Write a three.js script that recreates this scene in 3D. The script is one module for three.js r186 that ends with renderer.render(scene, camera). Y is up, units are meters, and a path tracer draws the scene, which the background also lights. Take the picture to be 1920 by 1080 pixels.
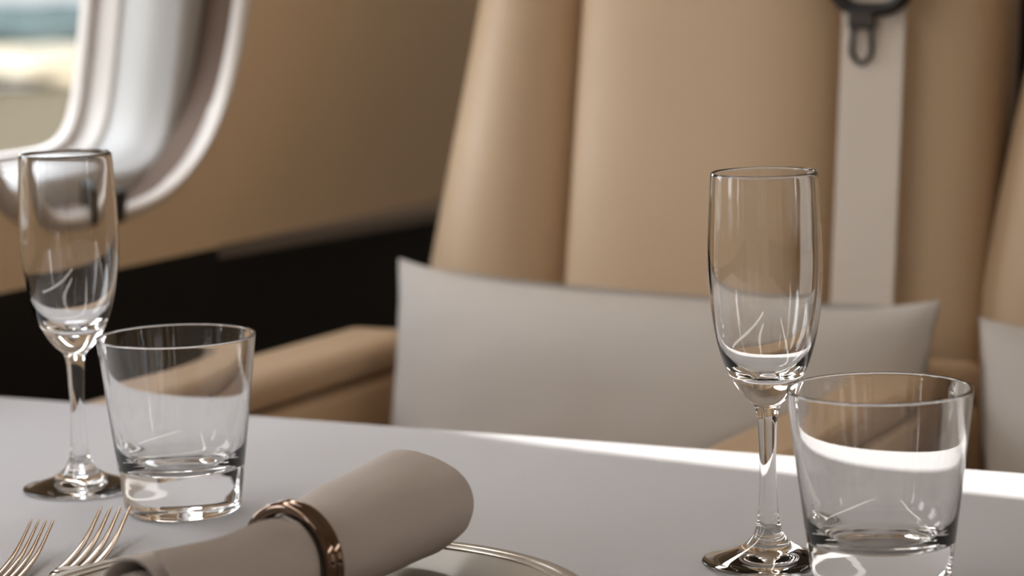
import * as THREE from 'three';
import { RoundedBoxGeometry } from 'three/addons/geometries/RoundedBoxGeometry.js';
import { mergeGeometries } from 'three/addons/utils/BufferGeometryUtils.js';
import { ImprovedNoise } from 'three/addons/math/ImprovedNoise.js';
import { RectAreaLightUniformsLib } from 'three/addons/lights/RectAreaLightUniformsLib.js';

// ---------------------------------------------------------------- camera, sky, sun, large lights, exposure
const scene = new THREE.Scene();
const R = Math.PI / 180;
const TOP = 0.70;                                     // height of the table top
const camera = new THREE.PerspectiveCamera(2 * Math.atan(540 / 5000) / R, 1920 / 1080, 0.05, 2000);
camera.rotation.order = 'YXZ';
camera.position.set(0, TOP + 0.307, 0);
camera.rotation.set(-7.8 * R, 28 * R, -1.5 * R);
camera.focus = 1.30;
camera.userData.fStop = 7.2;

const renderer = new THREE.WebGLRenderer();
renderer.toneMapping = THREE.LinearToneMapping;
renderer.toneMappingExposure = 1.12;
renderer.shadowMap.enabled = true;
RectAreaLightUniformsLib.init();

const noise = new ImprovedNoise();
function fbm(x, y, z, o = 4) { let s = 0, a = 0.5; for (let i = 0; i < o; i++) { s += a * noise.noise(x, y, z); x *= 2.03; y *= 2.03; z *= 2.03; a *= 0.5; } return s; }
const sstep = (a, b, x) => { const t = Math.min(1, Math.max(0, (x - a) / (b - a))); return t * t * (3 - 2 * t); };
const lerp = THREE.MathUtils.lerp;

// bright hazy air above the clouds, paler and bluer towards the zenith, with faint veils
{
  const W = 1024, H = 512, d = new Float32Array(W * H * 4), c = new THREE.Color();
  const tint = (r, g, b) => c.setRGB(r / 255, g / 255, b / 255, THREE.SRGBColorSpace).toArray();
  const LEVEL = 6.2, horizon = tint(244, 246, 248), zenith = tint(214, 225, 240);
  for (let j = 0; j < H; j++) for (let i = 0; i < W; i++) {
    const el = ((j + 0.5) / H - 0.5) * 180, az = (i + 0.5) / W * 2 * Math.PI;
    const veil = 1 + 0.25 * fbm(Math.cos(az) * 3, Math.sin(az) * 3, el * 0.06);
    for (let q = 0; q < 3; q++) d[(j * W + i) * 4 + q] = el > 0 ? lerp(horizon[q], zenith[q], sstep(0, 70, el)) * LEVEL * veil : horizon[q] * 0.95;
    d[(j * W + i) * 4 + 3] = 1;
  }
  const t = new THREE.DataTexture(d, W, H, THREE.RGBAFormat, THREE.FloatType);
  t.mapping = THREE.EquirectangularReflectionMapping; t.magFilter = THREE.LinearFilter; t.needsUpdate = true;
  scene.background = t;
}
// low sun on the far side of the cabin, entering past the edge of an added curtain
{
  const sun = new THREE.DirectionalLight(new THREE.Color(1.0, 0.95, 0.88), 17);
  const dir = new THREE.Vector3(-1, -0.22, -0.12).normalize();
  sun.position.set(-0.6, TOP, -1.37).addScaledVector(dir, -4);
  sun.target.position.set(-0.6, TOP, -1.37);
  sun.castShadow = true; sun.shadow.mapSize.set(2048, 2048);
  Object.assign(sun.shadow.camera, { left: -3, right: 3, top: 2.5, bottom: -2.5, near: 0.1, far: 10 });
  scene.add(sun, sun.target);
}
const FILL_LEFT = 6, FILL_RIGHT = 5;              // unseen fill strips added above the windows on both sides

// ---------------------------------------------------------------- helpers
const used = {};
function numbered(n) { used[n] = (used[n] ?? -1) + 1; return used[n] ? n + '_' + String(used[n]).padStart(3, '0') : n; }
function tag(o, label, category, group) { o.userData.label = label; o.userData.category = category; if (group) o.userData.group = group; return o; }
function thing(name, label, category, pos = [0, 0, 0], group) { const g = new THREE.Group(); g.name = numbered(name); g.position.set(...pos); tag(g, label, category, group); scene.add(g); return g; }
function part(name, geo, mat, parent, label) { const m = new THREE.Mesh(geo, mat); m.name = name; m.castShadow = m.receiveShadow = true; if (label) m.userData.label = label; parent.add(m); return m; }
function struct(name, geo, mat, label, category) { const m = part(name, geo, mat, scene); m.userData = { kind: 'structure', label, category }; return m; }
function structGroup(name, label, category) { const g = new THREE.Group(); g.name = name; g.userData = { kind: 'structure', label, category }; scene.add(g); return g; }
function box(x0, x1, y0, y1, z0, z1) { const g = new THREE.BoxGeometry(x1 - x0, y1 - y0, z1 - z0); g.translate((x0 + x1) / 2, (y0 + y1) / 2, (z0 + z1) / 2); return g; }
function rbox(x0, x1, y0, y1, z0, z1, r, s = 4) { const g = new RoundedBoxGeometry(x1 - x0, y1 - y0, z1 - z0, s, r); g.translate((x0 + x1) / 2, (y0 + y1) / 2, (z0 + z1) / 2); return g; }
function gridGeo(nu, nv, f, uvf) {                     // (nu+1) x (nv+1) surface from f(u, v)
  const p = [], uv = [], ix = [];
  for (let j = 0; j <= nv; j++) for (let i = 0; i <= nu; i++) { const u = i / nu, v = j / nv, q = f(u, v); p.push(...q); const t = uvf ? uvf(u, v, q) : [u, v]; uv.push(...t); }
  for (let j = 0; j < nv; j++) for (let i = 0; i < nu; i++) { const a = j * (nu + 1) + i, b = a + 1, c = a + nu + 1, d = c + 1; ix.push(a, b, d, a, d, c); }
  const g = new THREE.BufferGeometry(); g.setAttribute('position', new THREE.Float32BufferAttribute(p, 3)); g.setAttribute('uv', new THREE.Float32BufferAttribute(uv, 2)); g.setIndex(ix); g.computeVertexNormals(); return g;
}
function weldSeam(g, nu, nv, closeU) {                 // average normals where a closed grid meets itself
  if (!closeU) return g; const n = g.attributes.normal;
  for (let j = 0; j <= nv; j++) { const a = j * (nu + 1), b = a + nu, v = new THREE.Vector3(n.getX(a) + n.getX(b), n.getY(a) + n.getY(b), n.getZ(a) + n.getZ(b)).normalize(); n.setXYZ(a, v.x, v.y, v.z); n.setXYZ(b, v.x, v.y, v.z); }
  return g;
}
function spline(pts, n) { return new THREE.CatmullRomCurve3(pts.map((q) => new THREE.Vector3(q[0], q[1], 0)), false, 'catmullrom', 0.5).getSpacedPoints(n); }
// parts of one turned piece: profile pieces share points and normals at their joints, so the surface runs on
function turned(pieces, seg = 128) {
  const all = [], cut = [0];
  for (const pc of pieces) { for (let i = all.length ? 1 : 0; i < pc.length; i++) all.push(pc[i]); cut.push(all.length - 1); }
  const nrm = all.map((q, i) => { const a = all[Math.max(0, i - 1)], b = all[Math.min(all.length - 1, i + 1)]; const dx = b.x - a.x, dy = b.y - a.y, l = Math.hypot(dx, dy) || 1; return [dy / l, -dx / l]; });
  if (all[0].x < 1e-6) nrm[0] = [0, Math.sign(nrm[0][1]) || -1];
  if (all[all.length - 1].x < 1e-6) nrm[all.length - 1] = [0, Math.sign(nrm[all.length - 1][1]) || 1];
  return pieces.map((_, k) => {
    const a = cut[k], b = cut[k + 1], p = [], n = [], uv = [], ix = [], m = b - a + 1;
    for (let s = 0; s <= seg; s++) { const t = s / seg * 2 * Math.PI, c = Math.cos(t), si = Math.sin(t); for (let i = a; i <= b; i++) { p.push(all[i].x * c, all[i].y, all[i].x * si); n.push(nrm[i][0] * c, nrm[i][1], nrm[i][0] * si); uv.push(s / seg, i / all.length); } }
    for (let s = 0; s < seg; s++) for (let i = 0; i < m - 1; i++) { const q = s * m + i, w = q + m; ix.push(q, q + 1, w, w, q + 1, w + 1); }
    const g = new THREE.BufferGeometry(); g.setAttribute('position', new THREE.Float32BufferAttribute(p, 3)); g.setAttribute('normal', new THREE.Float32BufferAttribute(n, 3)); g.setAttribute('uv', new THREE.Float32BufferAttribute(uv, 2)); g.setIndex(ix); return g;
  });
}
function loft(secs, n = 14) {                          // secs: { c: [x,y,z], s: side vector, u: up vector } with half widths a, b; closed ends
  const nu = n, nv = secs.length - 1;
  const side = gridGeo(nu, nv, (u, v) => { const S = secs[Math.round(v * nv)], t = -u * 2 * Math.PI, c = Math.cos(t), s = Math.sin(t), e = S.e ?? 1; const cc = Math.sign(c) * Math.abs(c) ** e * S.a, ss = Math.sign(s) * Math.abs(s) ** e * S.b; return [0, 1, 2].map((k) => S.c[k] + S.s[k] * cc + S.u[k] * ss); });
  return weldSeam(side, nu, nv, true);
}
function canvasTex(w, h, f, rep) { const d = new Uint8Array(w * h * 4); for (let j = 0; j < h; j++) for (let i = 0; i < w; i++) { const v = f(i / w, j / h, i, j), o = (j * w + i) * 4; d[o] = d[o + 1] = d[o + 2] = Math.max(0, Math.min(255, v * 255)); d[o + 3] = 255; } const t = new THREE.DataTexture(d, w, h); t.wrapS = t.wrapT = THREE.RepeatWrapping; t.magFilter = THREE.LinearFilter; t.repeat.set(rep, rep); t.needsUpdate = true; return t; }
const tileN = (u, v, k, s) => { const a = u * 2 * Math.PI, b = v * 2 * Math.PI; return noise.noise(Math.cos(a) * k + s, Math.sin(a) * k, Math.cos(b) * k) * 0.6 + noise.noise(Math.sin(b) * k, Math.cos(a) * k * 1.3 + s, Math.cos(b) * k * 1.3) * 0.4; };

// ---------------------------------------------------------------- materials
const P = (o) => new THREE.MeshPhysicalMaterial(o), S = (o) => new THREE.MeshStandardMaterial(o);
const grainTex = canvasTex(256, 256, (u, v) => 0.5 + 0.35 * tileN(u, v, 9, 1) + 0.3 * tileN(u, v, 23, 7), 12);
const weaveTex = canvasTex(256, 256, (u, v) => 0.5 + 0.22 * Math.sin(u * 2 * Math.PI * 32) * Math.sin(v * 2 * Math.PI * 32) + 0.18 * tileN(u, v, 6, 3) + 0.14 * tileN(u, v, 17, 5), 25);
const slubTex = canvasTex(256, 256, (u, v) => 0.5 + 0.2 * Math.sin(u * 2 * Math.PI * 24) * Math.cos(v * 2 * Math.PI * 24) + 0.2 * tileN(u, v, 8, 11), 10);
const M = {
  leather: P({ color: '#cbb192', roughness: 0.46, bumpMap: grainTex, bumpScale: 0.0003, sheen: 0.15, sheenColor: new THREE.Color('#e8d8c0'), sheenRoughness: 0.5 }),
  armLeather: P({ color: '#c8ab8a', roughness: 0.42, bumpMap: grainTex, bumpScale: 0.0003 }),
  shell: S({ color: '#2a1c11', roughness: 0.55 }),
  wall: S({ color: '#e2c8a6', roughness: 0.62, bumpMap: grainTex, bumpScale: 0.0003 }),
  trim: S({ color: '#c9bfb5', roughness: 0.33 }),
  reveal: S({ color: '#b7b4b0', roughness: 0.5 }),
  bezel: S({ color: '#c9c1b9', roughness: 0.4 }),
  groove: S({ color: '#5b4636', roughness: 0.7 }),  // brown stands in for the shade inside the window surround
  pane: P({ color: '#ffffff', roughness: 0.0, transmission: 1, thickness: 0, ior: 1.45 }),
  veneer: P({ color: '#060404', specularIntensity: 0.4, roughness: 0.5 }),
  ledge: S({ color: '#6d6259', roughness: 0.32 }),
  black: S({ color: '#0d0c0c', roughness: 0.45 }),
  ceiling: S({ color: '#e6ddd0', roughness: 0.8 }),
  carpet: S({ color: '#7d6a56', roughness: 1 }),
  cloth: P({ color: '#cdced3', roughness: 0.85, bumpMap: weaveTex, bumpScale: 0.00035, sheen: 0.2, sheenColor: new THREE.Color('#ffffff'), sheenRoughness: 0.6 }),
  napkin: P({ color: '#c0b6b0', roughness: 0.9, bumpMap: weaveTex, bumpScale: 0.0002 }),
  pillow: P({ color: '#c9c3bd', roughness: 0.9, bumpMap: slubTex, bumpScale: 0.0006, sheen: 0.25, sheenColor: new THREE.Color('#ded9d4'), sheenRoughness: 0.6 }),
  webbing: S({ color: '#efe4d8', roughness: 0.75, bumpMap: slubTex, bumpScale: 0.0004 }),
  curtain: P({ color: '#d9c8b0', roughness: 1, transmission: 0.06, thickness: 0, side: THREE.DoubleSide }),
  glass: P({ color: '#ffffff', roughness: 0, transmission: 1, thickness: 0.01, ior: 1.52 }),
  steel: S({ color: '#c2af9b', metalness: 1, roughness: 0.2 }),
  bronze: S({ color: '#7f6c60', metalness: 1, roughness: 0.08 }),
  gunmetal: S({ color: '#5a5654', metalness: 1, roughness: 0.35 }),
  porcelain: P({ color: '#857969', roughness: 0.42, clearcoat: 0.2, clearcoatRoughness: 0.06 }),
  silver: S({ color: '#c2bab0', metalness: 1, roughness: 0.15 }),
  fillGlow: S({ color: '#ffffff', emissive: new THREE.Color(1, 0.95, 0.88), emissiveIntensity: 1.5 }),
};

// ---------------------------------------------------------------- far below and beside the aircraft: haze-brown land, cloud banks
{
  const deck = gridGeo(90, 40, (u, v) => { const r = lerp(8, 420, v ** 1.6), a = u * 2 * Math.PI; return [Math.cos(a) * r, -22 + 0.8 * fbm(Math.cos(a) * r * 0.02, Math.sin(a) * r * 0.02, 1), Math.sin(a) * r]; });
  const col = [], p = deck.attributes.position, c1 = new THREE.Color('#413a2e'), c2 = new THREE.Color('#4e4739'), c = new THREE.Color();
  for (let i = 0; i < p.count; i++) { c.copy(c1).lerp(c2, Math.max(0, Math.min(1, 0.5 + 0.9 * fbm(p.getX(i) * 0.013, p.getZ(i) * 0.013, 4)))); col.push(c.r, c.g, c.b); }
  deck.setAttribute('color', new THREE.Float32BufferAttribute(col, 3));
  const ix = deck.index; for (let i = 0; i < ix.count; i += 3) { const a = ix.getX(i + 1); ix.setX(i + 1, ix.getX(i + 2)); ix.setX(i + 2, a); } deck.computeVertexNormals();
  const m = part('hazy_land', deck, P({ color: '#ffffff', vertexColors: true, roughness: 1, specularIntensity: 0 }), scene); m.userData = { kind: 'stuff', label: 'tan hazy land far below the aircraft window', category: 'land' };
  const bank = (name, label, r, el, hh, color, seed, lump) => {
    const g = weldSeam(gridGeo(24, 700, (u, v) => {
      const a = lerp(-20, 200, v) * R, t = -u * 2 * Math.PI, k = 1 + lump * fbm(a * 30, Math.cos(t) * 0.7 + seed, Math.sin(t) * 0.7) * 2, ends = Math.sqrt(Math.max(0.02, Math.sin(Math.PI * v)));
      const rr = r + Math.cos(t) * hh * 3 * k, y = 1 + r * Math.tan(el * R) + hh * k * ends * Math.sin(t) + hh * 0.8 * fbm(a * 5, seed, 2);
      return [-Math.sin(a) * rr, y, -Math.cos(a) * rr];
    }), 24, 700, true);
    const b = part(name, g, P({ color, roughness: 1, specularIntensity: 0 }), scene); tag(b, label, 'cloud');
  };
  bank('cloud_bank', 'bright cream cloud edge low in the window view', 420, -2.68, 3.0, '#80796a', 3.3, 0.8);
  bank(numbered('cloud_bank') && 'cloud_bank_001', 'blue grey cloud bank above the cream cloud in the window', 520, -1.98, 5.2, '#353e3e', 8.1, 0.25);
}

// ---------------------------------------------------------------- cabin shell
const XL = -1.30, XR = 1.15, YB = 0.735, YT = 1.80, ZF = 1.7, ZB = -3.4, TILT = 10 * R, WIN_Y = 0.985, WA = 0.186, WB = 0.214;
function outline(a, b, n = 2.55, k = 96) { const o = []; for (let i = 0; i < k; i++) { const t = i / k * 2 * Math.PI, c = Math.cos(t), s = Math.sin(t); o.push(new THREE.Vector2(Math.sign(c) * Math.abs(c) ** (2 / n) * a, Math.sign(s) * Math.abs(s) ** (2 / n) * b)); } return o; }
struct('floor', box(-1.5, 1.4, -0.1, 0, ZB, ZF), M.carpet, 'taupe cabin carpet under the table and seats', 'floor');
struct('ceiling', box(-1.5, 1.4, YT, YT + 0.1, ZB, ZF), M.ceiling, 'cream cabin ceiling above the seats', 'ceiling');
struct('wall_front', box(-1.5, 1.4, 0, YT, ZF, ZF + 0.1), M.ceiling, 'cream bulkhead behind the viewer', 'wall');
struct('wall_back', box(-1.5, 1.4, 0, YT, ZB - 0.1, ZB), M.ceiling, 'cream bulkhead behind the seats', 'wall');
const winZ = [-2.60, -1.718, -1.13, -0.51, 0.11, 0.73];
function windowWall(name, x, turn, zs, label) {        // leaning panel with window openings; local: base at y = 0, faces +x
  const sh = new THREE.Shape(); sh.moveTo(-3.45, 0); sh.lineTo(3.45, 0); sh.lineTo(3.45, 1.10); sh.lineTo(-3.45, 1.10); sh.closePath();
  for (const z of zs) sh.holes.push(new THREE.Path(outline(WA - 0.003, WB - 0.003, 2.75).map((q) => new THREE.Vector2(q.x + z, q.y + (WIN_Y - YB) / Math.cos(TILT)))));
  const g = new THREE.ExtrudeGeometry(sh, { depth: 0.014, bevelEnabled: false, curveSegments: 1 });
  const p = g.attributes.position; for (let i = 0; i < p.count; i++) { const a = p.getX(i), b = p.getY(i), c = p.getZ(i); p.setXYZ(i, -c, b, a); }
  g.computeVertexNormals();
  const m = struct(name, g, M.wall, label, 'wall'); m.position.set(x, YB, 0); m.rotation.set(0, turn, -TILT);
}
windowWall('wall_left', XL, 0, winZ, 'beige upholstered cabin side wall around the bright oval window');
windowWall('wall_right', XR, Math.PI, winZ.map((z) => -(z + 0.452)), 'beige cabin side wall across the aisle with added curtains');
struct('trim_1', box(XL - 0.13, XL, 0, YB, ZB, ZF), M.veneer, 'near-black glossy lower side panel below the window wall', 'panel');
struct('trim_2', box(XR, XR + 0.13, 0, YB, ZB, ZF), M.veneer, 'near-black lower side panel across the aisle', 'panel');
{ // slim ledge that widens towards the seat
  const sh = new THREE.Shape(); sh.moveTo(0, 0); sh.lineTo(0.075, -0.50); sh.lineTo(0.11, -1.2); sh.lineTo(0, -1.2); sh.closePath();
  const g = new THREE.ExtrudeGeometry(sh, { depth: 0.008, bevelEnabled: true, bevelSize: 0.002, bevelThickness: 0.002, bevelSegments: 2 });
  g.rotateX(Math.PI / 2); const p = g.attributes.position; for (let i = 0; i < p.count; i++) p.setZ(i, -p.getZ(i) * -1);
  g.translate(XL - 0.001, YB, -1.90);
  struct('trim_3', g, M.ledge, 'slim grey ledge strip where side wall meets dark panel', 'ledge');
}
// windows
const winProto = (() => {
  const g = new THREE.Group();
  const sweep = (prof) => { const N = 96; return weldSeam(gridGeo(N, prof.length - 1, (u, v) => { const [s, h] = prof[Math.round(v * (prof.length - 1))]; const o = outline(WA - s, WB - s * 0.87, 2.7 + 5 * sstep(0.01, 0.052, s), N)[Math.round(u * N) % N]; return [h, o.y + h * Math.tan(TILT), -o.x]; }), N, prof.length - 1, true); };
  const curve = (pts, n) => spline(pts, n).map((q) => [q.x, q.y]);
  part('trim_ring', sweep(curve([[-0.001, -0.004], [0.000, 0.004], [0.004, 0.011], [0.010, 0.013], [0.0150, 0.009], [0.0160, 0.003], [0.0150, -0.002]], 28)), M.trim, g, 'cream rounded window surround');
  part('groove', sweep([[0.0140, 0.001], [0.0165, -0.001], [0.0175, -0.010], [0.0180, -0.020], [0.0178, -0.030]]), M.groove, g, 'recessed groove inside the surround, shade painted in as brown');
  part('reveal', sweep(curve([[0.017, -0.029], [0.034, -0.031], [0.0400, -0.034], [0.0430, -0.040], [0.050, -0.060], [0.051, -0.088]], 20)), M.reveal, g, 'pale grey inner window lining');
  part('bezel', sweep(curve([[0.050, -0.087], [0.0535, -0.088], [0.0545, -0.094], [0.055, -0.108], [0.057, -0.111], [0.062, -0.112], [0.063, -0.122]], 22)), M.bezel, g, 'pinkish white bezel round the pane');
  const sh = new THREE.Shape(outline(WA - 0.058, WB - 0.050, 7.7));
  const sg = new THREE.ShapeGeometry(sh, 24); sg.rotateY(Math.PI / 2); sg.translate(-0.118, -0.118 * Math.tan(TILT), 0); part('pane', sg, M.pane, g);
  part('latch', rbox(-0.010, 0.018, -0.013, 0.014, -0.009, 0.009, 0.003).translate(0, -WB + 0.018, -0.012), M.black, g, 'small black latch');
  return g;
})();
winZ.forEach((z, i) => { const w = winProto.clone(); w.name = 'window_' + (i + 1); w.position.set(XL + Math.tan(TILT) * (WIN_Y - YB), WIN_Y, z); w.rotation.set(0, 0, -TILT); w.userData = { kind: 'structure', label: i === 1 ? 'oval cabin window with white surround showing clouds' : 'oval cabin window further along the left wall', category: 'window' }; scene.add(w); });
winZ.forEach((z, i) => { const w = winProto.clone(); w.name = 'window_' + (i + 7); w.position.set(XR - Math.tan(TILT) * (WIN_Y - YB), WIN_Y, z + 0.452); w.rotation.set(0, Math.PI, -TILT); w.userData = { kind: 'structure', label: 'oval cabin window across the aisle behind an added curtain', category: 'window' }; scene.add(w); });
// unseen curtains added to block the sun; one leaves a narrow gap
const addedCurtainSlot = { 1: [-1.53, -1.225] };
winZ.forEach((z, i) => {
  const zc = z + 0.452, [a, b] = addedCurtainSlot[i] ?? [zc - 0.24, zc + 0.24];
  const g = gridGeo(80, 6, (u, v) => { const y = lerp(0.74, 1.30, v); return [XR - 0.045 - Math.tan(TILT) * (y - YB) + 0.010 * Math.sin(u * 2 * Math.PI * 11), y, lerp(a, b, u)]; });
  const m = part(numbered('added_curtain'), g, M.curtain, scene); tag(m, 'added sun-blocking beige curtain across the aisle, ' + ['over the rearmost window', 'leaving a sunlit gap beside the table edge', 'on the second window forward of the sunlit gap', 'on the third window from the rear one forward', 'second from the front bulkhead', 'nearest the front bulkhead'][i], 'curtain', 'added curtains across the aisle');
});
// fill lights added out of view: valance with a glowing diffuser each side
for (const [x, side, power] of [[XL + 0.175, 1, FILL_LEFT], [XR - 0.175, -1, FILL_RIGHT]]) {
  const t = thing('added_fill_light', side > 0 ? 'long added fill light above the left windows' : 'long added fill light above the aisle side windows', 'light', [x, 1.36, -0.85]); t.rotation.z = side * 48 * R;
  part('valance', rbox(-0.05, 0.06, 0.02, 0.08, -2.4, 2.4, 0.015), M.ceiling, t);
  part('diffuser', rbox(-0.035, 0.045, 0.008, 0.024, -2.38, 2.38, 0.006), M.fillGlow, t);
  const l = new THREE.RectAreaLight(new THREE.Color(1, 0.96, 0.90), power, 0.075, 4.7); l.position.set(0.005, 0.004, 0); l.rotation.set(-Math.PI / 2, 0, 0); l.rotation.order = 'YXZ'; l.castShadow = true; t.add(l);
}

// ---------------------------------------------------------------- seats
function bend(g, f) { const p = g.attributes.position, v = new THREE.Vector3(); for (let i = 0; i < p.count; i++) { v.fromBufferAttribute(p, i); f(v); p.setXYZ(i, v.x, v.y, v.z); } g.computeVertexNormals(); return g; }
function pad(x0, x1, y0, y1, z0, z1, r) { const g = new RoundedBoxGeometry(x1 - x0, y1 - y0, z1 - z0, 10, r); g.translate((x0 + x1) / 2, (y0 + y1) / 2, (z0 + z1) / 2); return g; }
// tall padded roll with a rounded front: columns follow x, rows follow height; z is the front, thickness d behind it
function roll(x0f, x1f, y0, y1, zf, d, bulge, flat) {
  return gridGeo(56, 40, (u, v) => {
    const y = lerp(y0, y1, v), x0 = x0f(y), x1 = x1f(y), w = (x1 - x0) / 2, t = lerp(215, -35, u) * R, c = Math.cos(t), s = Math.sin(t);
    const x = (x0 + x1) / 2 + Math.sign(c) * Math.abs(c) ** flat * w, cap = Math.min(1, Math.sqrt(Math.max(0, 1 - Math.max(0, (y - y1 + 0.05) / 0.05) ** 2)));
    return [x, y, zf - d / 2 + (d / 2 * Math.sign(s) * Math.abs(s) ** bulge) * (0.15 + 0.85 * cap)];
  }, (u, v, q) => [q[0] * 2, q[1] * 2]);
}
const RECL = 8 * R;
function makeSeat() {
  const t = new THREE.Group();                         // origin on the floor below the middle of the seat back's front
  const back = new THREE.Group();
  const lean = (g) => bend(g, (v) => { v.z -= Math.tan(RECL) * (v.y - 0.735); });
  const X = (a) => a + 0.853;
  const leftEdge = (y) => X(-1.112) + 0.158 * Math.max(0, y - 0.72) + 0.10 * Math.max(0, y - 0.72) * (y > 0.9 ? 1 - (y - 0.9) : 1) * 0.3;
  part('bolster', lean(roll(leftEdge, (y) => X(-0.970) + 0.03 * (y - 0.74), 0.48, 1.30, 0.012, 0.15, 0.92, 1.0)), M.leather, t);
  part('back_cushion', lean(roll((y) => X(-0.968) + 0.03 * (y - 0.74), () => X(-0.728), 0.48, 1.28, 0.026, 0.13, 0.5, 0.72)), M.leather, t);
  part('bolster', lean(roll(() => X(-0.742), () => X(-0.618), 0.48, 1.30, 0.010, 0.13, 0.7, 0.85)), M.leather, t);
  part('shell', lean(pad(X(-1.06), X(-0.625), 0.30, 1.26, -0.17, -0.10, 0.03)), M.shell, t);  // dark back panel added so the gap between the seats looks shaded
  part('seat_cushion', pad(X(-1.075), X(-0.675), 0.34, 0.48, -0.02, 0.50, 0.05), M.leather, t);
  part('seat_base', pad(X(-1.05), X(-0.67), 0, 0.34, -0.02, 0.44, 0.03), M.shell, t);
  const arm = (x0, x1) => { part('arm_pad', rbox(x0, x1, 0.652, 0.68, 0.035, 0.50, 0.013, 5), M.armLeather, t); part('arm_panel', rbox(x0 + 0.004, x1 - 0.003, 0.30, 0.649, 0.04, 0.49, 0.010, 3), M.armLeather, t); };
  arm(X(-1.147), X(-1.078));
  return { t, arm };
}
const { t: seat1, arm: armOf } = makeSeat();
const seat2 = seat1.clone();
armOf(0, 0.0001); seat1.children.splice(-2, 2);
seat1.name = 'cabin_seat'; used.cabin_seat = 0; seat1.position.set(-0.853, 0, -1.905); scene.add(seat1);
tag(seat1, 'beige leather cabin seat beside the window wall, holding the wide grey pillow', 'seat', 'leather cabin seats');
seat2.name = numbered('cabin_seat'); seat2.position.set(-0.853 + 0.478, 0, -1.905); scene.add(seat2);
tag(seat2, 'beige leather cabin seat cut off by the right picture edge', 'seat', 'leather cabin seats');
// pillows
function pillowGeo(w, h, th, sag) {
  const face = (sg) => gridGeo(48, 36, (u, v) => {
    const a = (sg > 0 ? u : 1 - u) * 2 - 1, b = v * 2 - 1;
    const pin = 1 - 0.10 * (1 - a ** 4) * Math.abs(b) ** 3, pix = 1 - 0.05 * (1 - b * b) * Math.abs(a) ** 3;
    const fat = Math.max(0, (1 - Math.abs(a) ** 2.6) * (1 - Math.abs(b) ** 2.6)) ** 0.62;
    const wr = 0.004 * fbm(a * 2.2 + sag, b * 2.2, sg * 3) * (1 - fat * 0.3);
    return [a * w / 2 * pix, b * h / 2 * pin, sg * (th / 2 * fat + 0.0015) + wr];
  }, (u, v) => [u * w * 3, v * h * 3]);
  const g = mergeGeometries([face(1), face(-1)]); return g;
}
function pillow(label, pos, rot, w, h) { const t = thing('lumbar_pillow', label, 'pillow', pos, 'grey pillows on the seats'); part('cover', pillowGeo(w, h, 0.15, pos[0] * 7), M.pillow, t); const e = outline(w / 2, h / 2, 9, 80).map((q) => { const a = q.x / w * 2, b = q.y / h * 2; return new THREE.Vector3(q.x * (1 - 0.05 * (1 - b * b) * Math.abs(a) ** 3), q.y * (1 - 0.10 * (1 - a ** 4) * Math.abs(b) ** 3), 0); }); part('piping', new THREE.TubeGeometry(new THREE.CatmullRomCurve3(e, true), 160, 0.0028, 8, true), M.pillow, t); t.rotation.set(...rot); return t; }
pillow('wide light grey pillow propped between armrests on the seat by the window', [-0.838, 0.606, -1.770], [-0.20, 0.0, -0.032], 0.445, 0.275);
pillow('light grey pillow on the right-hand seat, cut off by the picture edge', [-0.366, 0.593, -1.765], [-0.20, 0.0, 0.02], 0.425, 0.275);
// shoulder belt with guide and hook
{
  const t = thing('seat_belt', 'pale beige shoulder belt hanging over the seat back by the window', 'seat belt', [-0.700, 0, -1.905]);
  const zf = (y) => -Math.tan(RECL) * (y - 0.735) + 0.026;
  const side = (o) => gridGeo(6, 40, (u, v) => { const y = lerp(0.52, 1.20, v); return [lerp(-0.0248, 0.0248, o > 0 ? u : 1 - u) + 0.002 * (y - 0.74), y, zf(y) + o * 0.001]; }, (u, v) => [u * 0.5, v * 7]);
  part('webbing', mergeGeometries([side(1), side(-1), box(-0.0248, -0.0245, 0.52, 0.5205, 0.025, 0.027)]), M.webbing, t);
  const yg = 0.955, z = zf(yg) + 0.006;
  const loop = (pts, r, closed) => new THREE.TubeGeometry(new THREE.CatmullRomCurve3(pts.map((q) => new THREE.Vector3(...q)), closed), 64, r, 10, closed);
  part('guide_ring', loop([[-0.030, yg + 0.02, z], [-0.029, yg - 0.006, z + 0.002], [-0.018, yg - 0.017, z + 0.003], [0, yg - 0.0195, z + 0.003], [0.018, yg - 0.017, z + 0.003], [0.029, yg - 0.006, z + 0.002], [0.030, yg + 0.02, z], [0, yg + 0.035, z]], 0.0055, true), M.black, t, 'black curved belt guide');
  const h = part('hook', loop([[-0.006, yg - 0.02, z + 0.004], [-0.0075, yg - 0.038, z + 0.004], [-0.008, yg - 0.053, z + 0.004], [-0.001, yg - 0.060, z + 0.004], [0.006, yg - 0.054, z + 0.004], [0.007, yg - 0.038, z + 0.004], [0.006, yg - 0.02, z + 0.004]], 0.0022, false), M.gunmetal, t, 'grey metal hook');
  part('hook_block', rbox(-0.018, 0.004, yg - 0.034, yg - 0.016, z - 0.001, z + 0.008, 0.003), M.gunmetal, t); h.position.x = -0.007;
}

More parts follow.
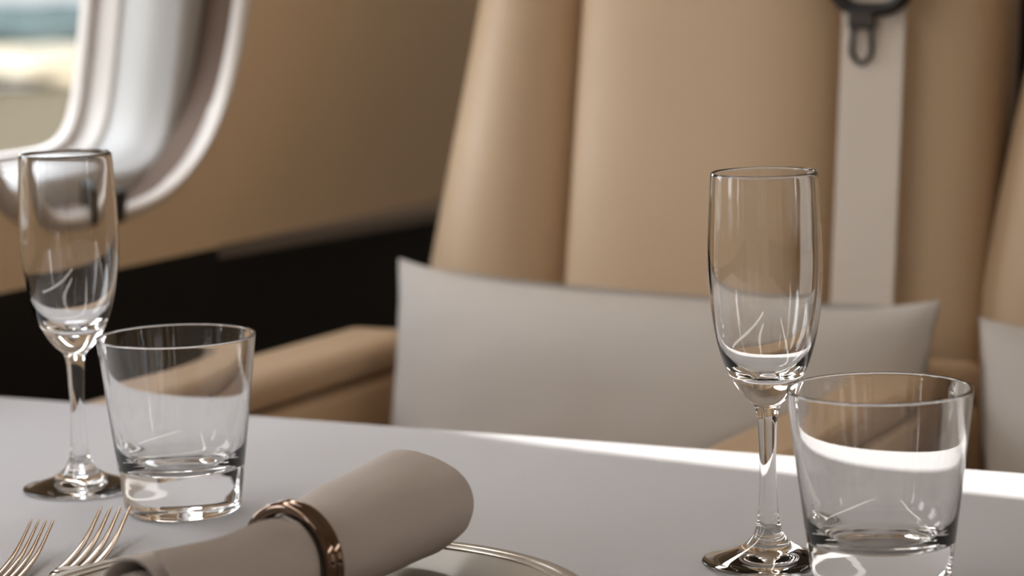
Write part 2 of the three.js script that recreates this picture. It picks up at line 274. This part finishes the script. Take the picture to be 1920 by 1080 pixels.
// ---------------------------------------------------------------- table and cloth
const TX0 = -1.20, TX1 = -0.02, TZ0 = -1.405, TZ1 = -0.50;
{
  const t = thing('dining_table', 'cabin dining table hidden under the white tablecloth', 'table', [(TX0 + TX1) / 2, 0, (TZ0 + TZ1) / 2]);
  const w = (TX1 - TX0) / 2 - 0.004, d = (TZ1 - TZ0) / 2 - 0.004;
  part('tabletop', rbox(-w, w, TOP - 0.032, TOP - 0.0025, -d, d, 0.008), M.veneer, t);
  part('pedestal', rbox(-0.12, 0.12, 0.0, TOP - 0.032, -0.16, 0.16, 0.02), M.veneer, t);
}
{
  const rings = [], corner = 0.03, K = 40;
  const loop = (off) => { const o = [], r = corner + off, hx = (TX1 - TX0) / 2 - corner, hz = (TZ1 - TZ0) / 2 - corner; for (const [sx, sz, a0] of [[1, 1, 0], [-1, 1, 90], [-1, -1, 180], [1, -1, 270]]) for (let i = 0; i <= K / 4; i++) { const a = (a0 + 90 * i / (K / 4)) * R; o.push([sx * hx + Math.max(0, r) * Math.cos(a), sz * hz + Math.max(0, r) * Math.sin(a)]); } const d = []; for (let i = 0; i < o.length; i++) { const p = o[i], q = o[(i + 1) % o.length], n = Math.max(1, Math.ceil(Math.hypot(p[0] - q[0], p[1] - q[1]) / 0.02)); for (let k = 0; k < n; k++) d.push([lerp(p[0], q[0], k / n), lerp(p[1], q[1], k / n)]); } return d; };
  const base = loop(0), N = base.length, cx = (TX0 + TX1) / 2, cz = (TZ0 + TZ1) / 2, nrm = base.map((p, i) => { const a = base[(i + N - 1) % N], b = base[(i + 1) % N]; const x = b[1] - a[1], z = -(b[0] - a[0]), l = Math.hypot(x, z); return [x / l, z / l]; });
  const rows = [];
  for (const s of [0, 0.15, 0.3, 0.45, 0.6, 0.75, 0.88, 0.95]) rows.push((i) => [base[i][0] * s, 0, base[i][1] * s]);
  for (let k = 0; k <= 8; k++) { const a = k / 8 * Math.PI / 2, r = 0.007; rows.push((i) => [base[i][0] + nrm[i][0] * (-r + r * Math.sin(a)), -r + r * Math.cos(a), base[i][1] + nrm[i][1] * (-r + r * Math.sin(a))]); }
  for (let k = 1; k <= 10; k++) rows.push((i) => { const dr = k / 10 * 0.24, w = 0.012 * sstep(0, 0.2, dr) * Math.sin(i * 0.55 + 0.7 * Math.sin(i * 0.13)) + 0.012 * sstep(0, 0.24, dr); return [base[i][0] + nrm[i][0] * w, -0.007 - dr, base[i][1] + nrm[i][1] * w]; });
  const nv = rows.length - 1;
  const g = weldSeam(gridGeo(N, nv, (u, v) => { const q = rows[Math.round(v * nv)](Math.round(u * N) % N); const x = q[0], z = q[2]; return [x, q[1] + (q[1] === 0 ? 0.00035 * fbm(x * 7, z * 16, 2) : 0), z]; }, (u, v, q) => [q[0] + q[1], q[2] + q[1] * 0.7]), N, nv, true);
  const ix = g.index; for (let i = 0; i < ix.count; i += 3) { const a = ix.getX(i + 1); ix.setX(i + 1, ix.getX(i + 2)); ix.setX(i + 2, a); } g.computeVertexNormals(); weldSeam(g, N, nv, true);
  const m = part('tablecloth', g, M.cloth, scene); m.position.set(cx, TOP, cz);
  tag(m, 'white linen tablecloth spread over the whole table', 'tablecloth');
}

// ---------------------------------------------------------------- glassware
const V2 = (a) => a.map(([x, y]) => ({ x, y }));
const sp = (pts, n) => spline(pts, n).map((q) => ({ x: q.x, y: q.y }));
const fluteGeos = (() => {
  const foot = [...sp([[0, 0.0030], [0.012, 0.0022], [0.024, 0.0010], [0.0305, 0.0003], [0.0320, 0.0008], [0.0322, 0.0017], [0.0305, 0.0024], [0.024, 0.0040], [0.014, 0.0078], [0.0085, 0.0125], [0.0058, 0.0185], [0.0047, 0.026]], 70)];
  const stem = sp([[0.0047, 0.026], [0.0041, 0.038], [0.0040, 0.050], [0.0045, 0.061], [0.0052, 0.0725], [0.0070, 0.0775]], 40);
  const bowl = sp([[0.0070, 0.0775], [0.0112, 0.0812], [0.0157, 0.0876], [0.0202, 0.0970], [0.0237, 0.1093], [0.0260, 0.1240], [0.0271, 0.1400], [0.0270, 0.1560], [0.0261, 0.1740], [0.0252, 0.1868], [0.0248, 0.1875], [0.0243, 0.1868], [0.0250, 0.1740], [0.0258, 0.1560], [0.0259, 0.1400], [0.0247, 0.1240], [0.0222, 0.1100], [0.0185, 0.1000], [0.0135, 0.0935], [0.0070, 0.0905], [0, 0.0898]], 190);
  return turned([foot, stem, bowl], 160);
})();
function flute(label, x, z) { const t = thing('champagne_flute', label, 'glass', [x, TOP + 0.0004, z], 'empty champagne flutes'); ['foot', 'stem', 'bowl'].forEach((n, i) => part(n, fluteGeos[i], M.glass, t)); return t; }
const tumblerGeos = (() => {
  const base = sp([[0, 0.0022], [0.014, 0.0018], [0.024, 0.0006], [0.0275, 0.0003], [0.0302, 0.0018], [0.0312, 0.0050], [0.0322, 0.0130], [0.0333, 0.0225]], 70);
  const wall = sp([[0.0333, 0.0225], [0.0356, 0.0400], [0.0390, 0.0680], [0.0418, 0.0925], [0.0417, 0.0944], [0.0410, 0.0950], [0.0402, 0.0944], [0.0400, 0.0925], [0.0369, 0.0680], [0.0328, 0.0420], [0.0306, 0.0325], [0.0272, 0.0268], [0.0222, 0.0240], [0.0140, 0.0231], [0, 0.0228]], 160);
  return turned([base, wall], 160);
})();
function tumbler(label, x, z) { const t = thing('water_tumbler', label, 'glass', [x, TOP + 0.0004, z], 'empty water tumblers'); ['base', 'wall'].forEach((n, i) => part(n, tumblerGeos[i], M.glass, t)); return t; }
flute('empty champagne flute at left, in front of the window', -0.9005, -1.1755);
tumbler('empty thick-based water tumbler beside the forks at left', -0.8126, -1.1482);
flute('empty champagne flute at right, in front of the seat belt', -0.4797, -1.157);
tumbler('empty thick-based water tumbler at right, cut by the bottom edge', -0.4103, -1.1218);

// ---------------------------------------------------------------- plate, napkin, ring, forks
const PX = -0.607, PZ = -0.932;
{
  const t = thing('dinner_plate', 'cream glazed dinner plate under the rolled napkin', 'plate', [PX, TOP + 0.0004, PZ]);
  const g = turned([sp([[0, 0.0020], [0.060, 0.0020], [0.066, 0.0003], [0.070, 0.0015], [0.082, 0.0050], [0.105, 0.0115], [0.1290, 0.0182], [0.1312, 0.0194], [0.1308, 0.0206], [0.1285, 0.0208], [0.1245, 0.0200], [0.105, 0.0148], [0.088, 0.0092], [0.080, 0.0070], [0.070, 0.0062], [0, 0.0060]], 160)], 160)[0];
  part('body', g, M.porcelain, t);
  for (const r of [0.1262, 0.1222]) { const k = new THREE.TorusGeometry(r, 0.0007, 8, 160); k.rotateX(Math.PI / 2); k.translate(0, 0.0206 - (0.1285 - r) * 0.18, 0); part('rim_line', k, M.silver, t, 'thin silver rim line'); }
}
const NA = new THREE.Vector3(0.0325, 0, -0.1825).normalize(), NS = new THREE.Vector3(-NA.z, 0, NA.x), NEAR = new THREE.Vector3(-0.636, 0, -0.8625), NL = 0.180;
{
  const t = thing('rolled_napkin', 'greige linen napkin rolled through the bronze ring on the plate', 'napkin', [NEAR.x, TOP, NEAR.z]);
  const turns = 2.35, end = 62 * R, th = 0.0013;
  const at = (u, k) => {                                // k: 0 inner end .. 1 outer edge of the rolled cloth
    const ang = end + 120 * R * sstep(0.485, 0.53, u) - (1 - k) * turns * 2 * Math.PI;
    const pinch = Math.exp(-(((u - 0.525) / 0.10) ** 2)), flare = Math.max(0, (u - 0.5) / 0.5);
    const rin = lerp(0.30, 1, k ** 0.8) - 0.055 * (1 - sstep(0.55, 0.8, k)) ;
    let rx = lerp(0.0242, 0.0208, pinch), ry = lerp(0.0242, 0.0208, pinch);
    rx += flare * 0.005; ry += flare * 0.0025;
    const last = sstep(0.9, 1, k), lift = last * 0.0060 * Math.exp(-(((u - 0.34) / 0.10) ** 2)) + last * 0.0007;
    const fold = 0.0016 * flare * Math.sin(ang * 3 + 0.8) + 0.0011 * fbm(u * 5, Math.cos(ang) * 1.3, Math.sin(ang) * 1.3 + k * 2) * (1.2 - pinch);
    const r = rin + 0, cyc = 0.0325 + 0.0095 * flare + 0.004 * (1 - sstep(0, 0.35, u));
    const A = (rx * r + lift + fold) * Math.cos(ang), B = (ry * r + lift + fold) * Math.sin(ang);
    const du = u * NL + 0.006 * Math.sin(ang + 1.2) * flare * u;
    return [NA.x * du + NS.x * A, cyc + B, NA.z * du + NS.z * A];
  };
  const nu = 60, nk = 200;
  const outer = gridGeo(nk, nu, (k, u) => at(u, k), (k, u) => [k * 0.28, u * NL]);
  const n = outer.attributes.normal, p = outer.attributes.position;
  const inner = outer.clone(); { const q = inner.attributes.position, m = inner.attributes.normal; for (let i = 0; i < q.count; i++) { q.setXYZ(i, p.getX(i) - n.getX(i) * th, p.getY(i) - n.getY(i) * th, p.getZ(i) - n.getZ(i) * th); m.setXYZ(i, -n.getX(i), -n.getY(i), -n.getZ(i)); } const ix = inner.index; for (let i = 0; i < ix.count; i += 3) { const a = ix.getX(i + 1); ix.setX(i + 1, ix.getX(i + 2)); ix.setX(i + 2, a); } }
  const strip = (ids) => { const q = inner.attributes.position, m = ids.length - 1; return gridGeo(m, 2, (u, v) => { const i = ids[Math.round(u * m)]; const bul = v === 0.5 ? 0.0004 : 0; return [lerp(p.getX(i), q.getX(i), v), lerp(p.getY(i), q.getY(i), v) + bul, lerp(p.getZ(i), q.getZ(i), v)]; }); };
  const rowOf = (j) => Array.from({ length: nk + 1 }, (_, i) => j * (nk + 1) + i), colOf = (i) => Array.from({ length: nu + 1 }, (_, j) => j * (nk + 1) + i);
  const g = mergeGeometries([outer, inner, strip(rowOf(0)), strip(rowOf(nu)), strip(colOf(0)), strip(colOf(nk))]);
  part('linen', g, M.napkin, t);
}
{
  const c = NEAR.clone().addScaledVector(NA, 0.094);
  const t = thing('napkin_ring', 'polished bronze double ring around the rolled napkin', 'napkin ring', [c.x, TOP + 0.0338, c.z]);
  for (const o of [-0.0023, 0.0023]) { const g = new THREE.TorusGeometry(0.0246, 0.0027, 20, 120); const m = part('band', g, M.bronze, t); m.position.copy(NA).multiplyScalar(o); m.quaternion.setFromUnitVectors(new THREE.Vector3(0, 0, 1), NA); }
}
function fork(label, tip, heading, wid, len) {
  const d = new THREE.Vector3(Math.sin(heading), 0, -Math.cos(heading)), s = [Math.cos(heading), 0, Math.sin(heading)], up = [0, 1, 0];
  const t = thing('dinner_fork', label, 'fork', [tip[0], TOP, tip[1]], 'steel forks beside the plate');
  const hgt = new THREE.CatmullRomCurve3([[0, 0.0150], [0.012, 0.0118], [0.03, 0.0072], [0.05, 0.0042], [0.085, 0.0032], [0.105, 0.0058], [0.122, 0.0088], [0.14, 0.0078], [0.185, 0.0035], [0.21, 0.0030]].map((q) => new THREE.Vector3(q[0], q[1], 0)));
  const hs = hgt.getSpacedPoints(200), H = (x) => { for (let i = 1; i < hs.length; i++) if (hs[i].x >= x) return lerp(hs[i - 1].y, hs[i].y, (x - hs[i - 1].x) / (hs[i].x - hs[i - 1].x || 1)); return hs[200].y; };
  const sec = (l, off, a, b, e) => ({ c: [-d.x * l + s[0] * off, H(l), -d.z * l + s[2] * off], s, u: up, a, b, e });
  const tl = len;
  for (let k = 0; k < 4; k++) {
    const secs = [];
    for (let i = 0; i <= 16; i++) { const f = i / 16, l = f * (tl + 0.006); const off = (k - 1.5) * wid / 3 * lerp(0.98, 1, f); const a = wid / 3 * lerp(0.16, 0.36, sstep(0, 0.7, f)); secs.push(sec(l, off, i ? a : 0.0002, i ? lerp(0.0008, 0.0012, f) : 0.0002, 0.7)); }
    part('tine', loft(secs, 14), M.steel, t);
  }
  const secs = [];
  for (let i = 0; i <= 24; i++) { const f = i / 24, l = tl + f * 0.04, a = lerp(wid * 0.62, 0.0032, sstep(0.15, 1, f)) * (i ? 1 : 0.96); secs.push(sec(l, 0, a, i ? 0.0014 + 0.0012 * f : 0.0004, 0.75)); }
  part('head', loft(secs, 18), M.steel, t);
  const hsx = [];
  for (let i = 0; i <= 24; i++) { const f = i / 24, l = tl + 0.038 + f * (0.205 - tl - 0.038), a = i === 24 ? 0.0003 : lerp(0.0032, 0.0085, sstep(0, 0.8, f)) * (i > 21 ? 1 - 0.28 * (i - 21) : 1); hsx.push(sec(l, 0, a, i === 24 ? 0.0002 : 0.0022, 0.85)); }
  part('handle', loft(hsx, 18), M.steel, t);
  return t;
}
fork('steel fork with longer tines between the small fork and the plate', [-0.8139, -1.0908], -23 * R, 0.0152, 0.085);
fork('smaller steel fork at the lower left picture edge', [-0.8310, -1.0525], -24 * R, 0.0115, 0.085);

scene.traverse((o) => { if (o.isMesh) { o.castShadow = true; o.receiveShadow = true; } });
renderer.render(scene, camera);
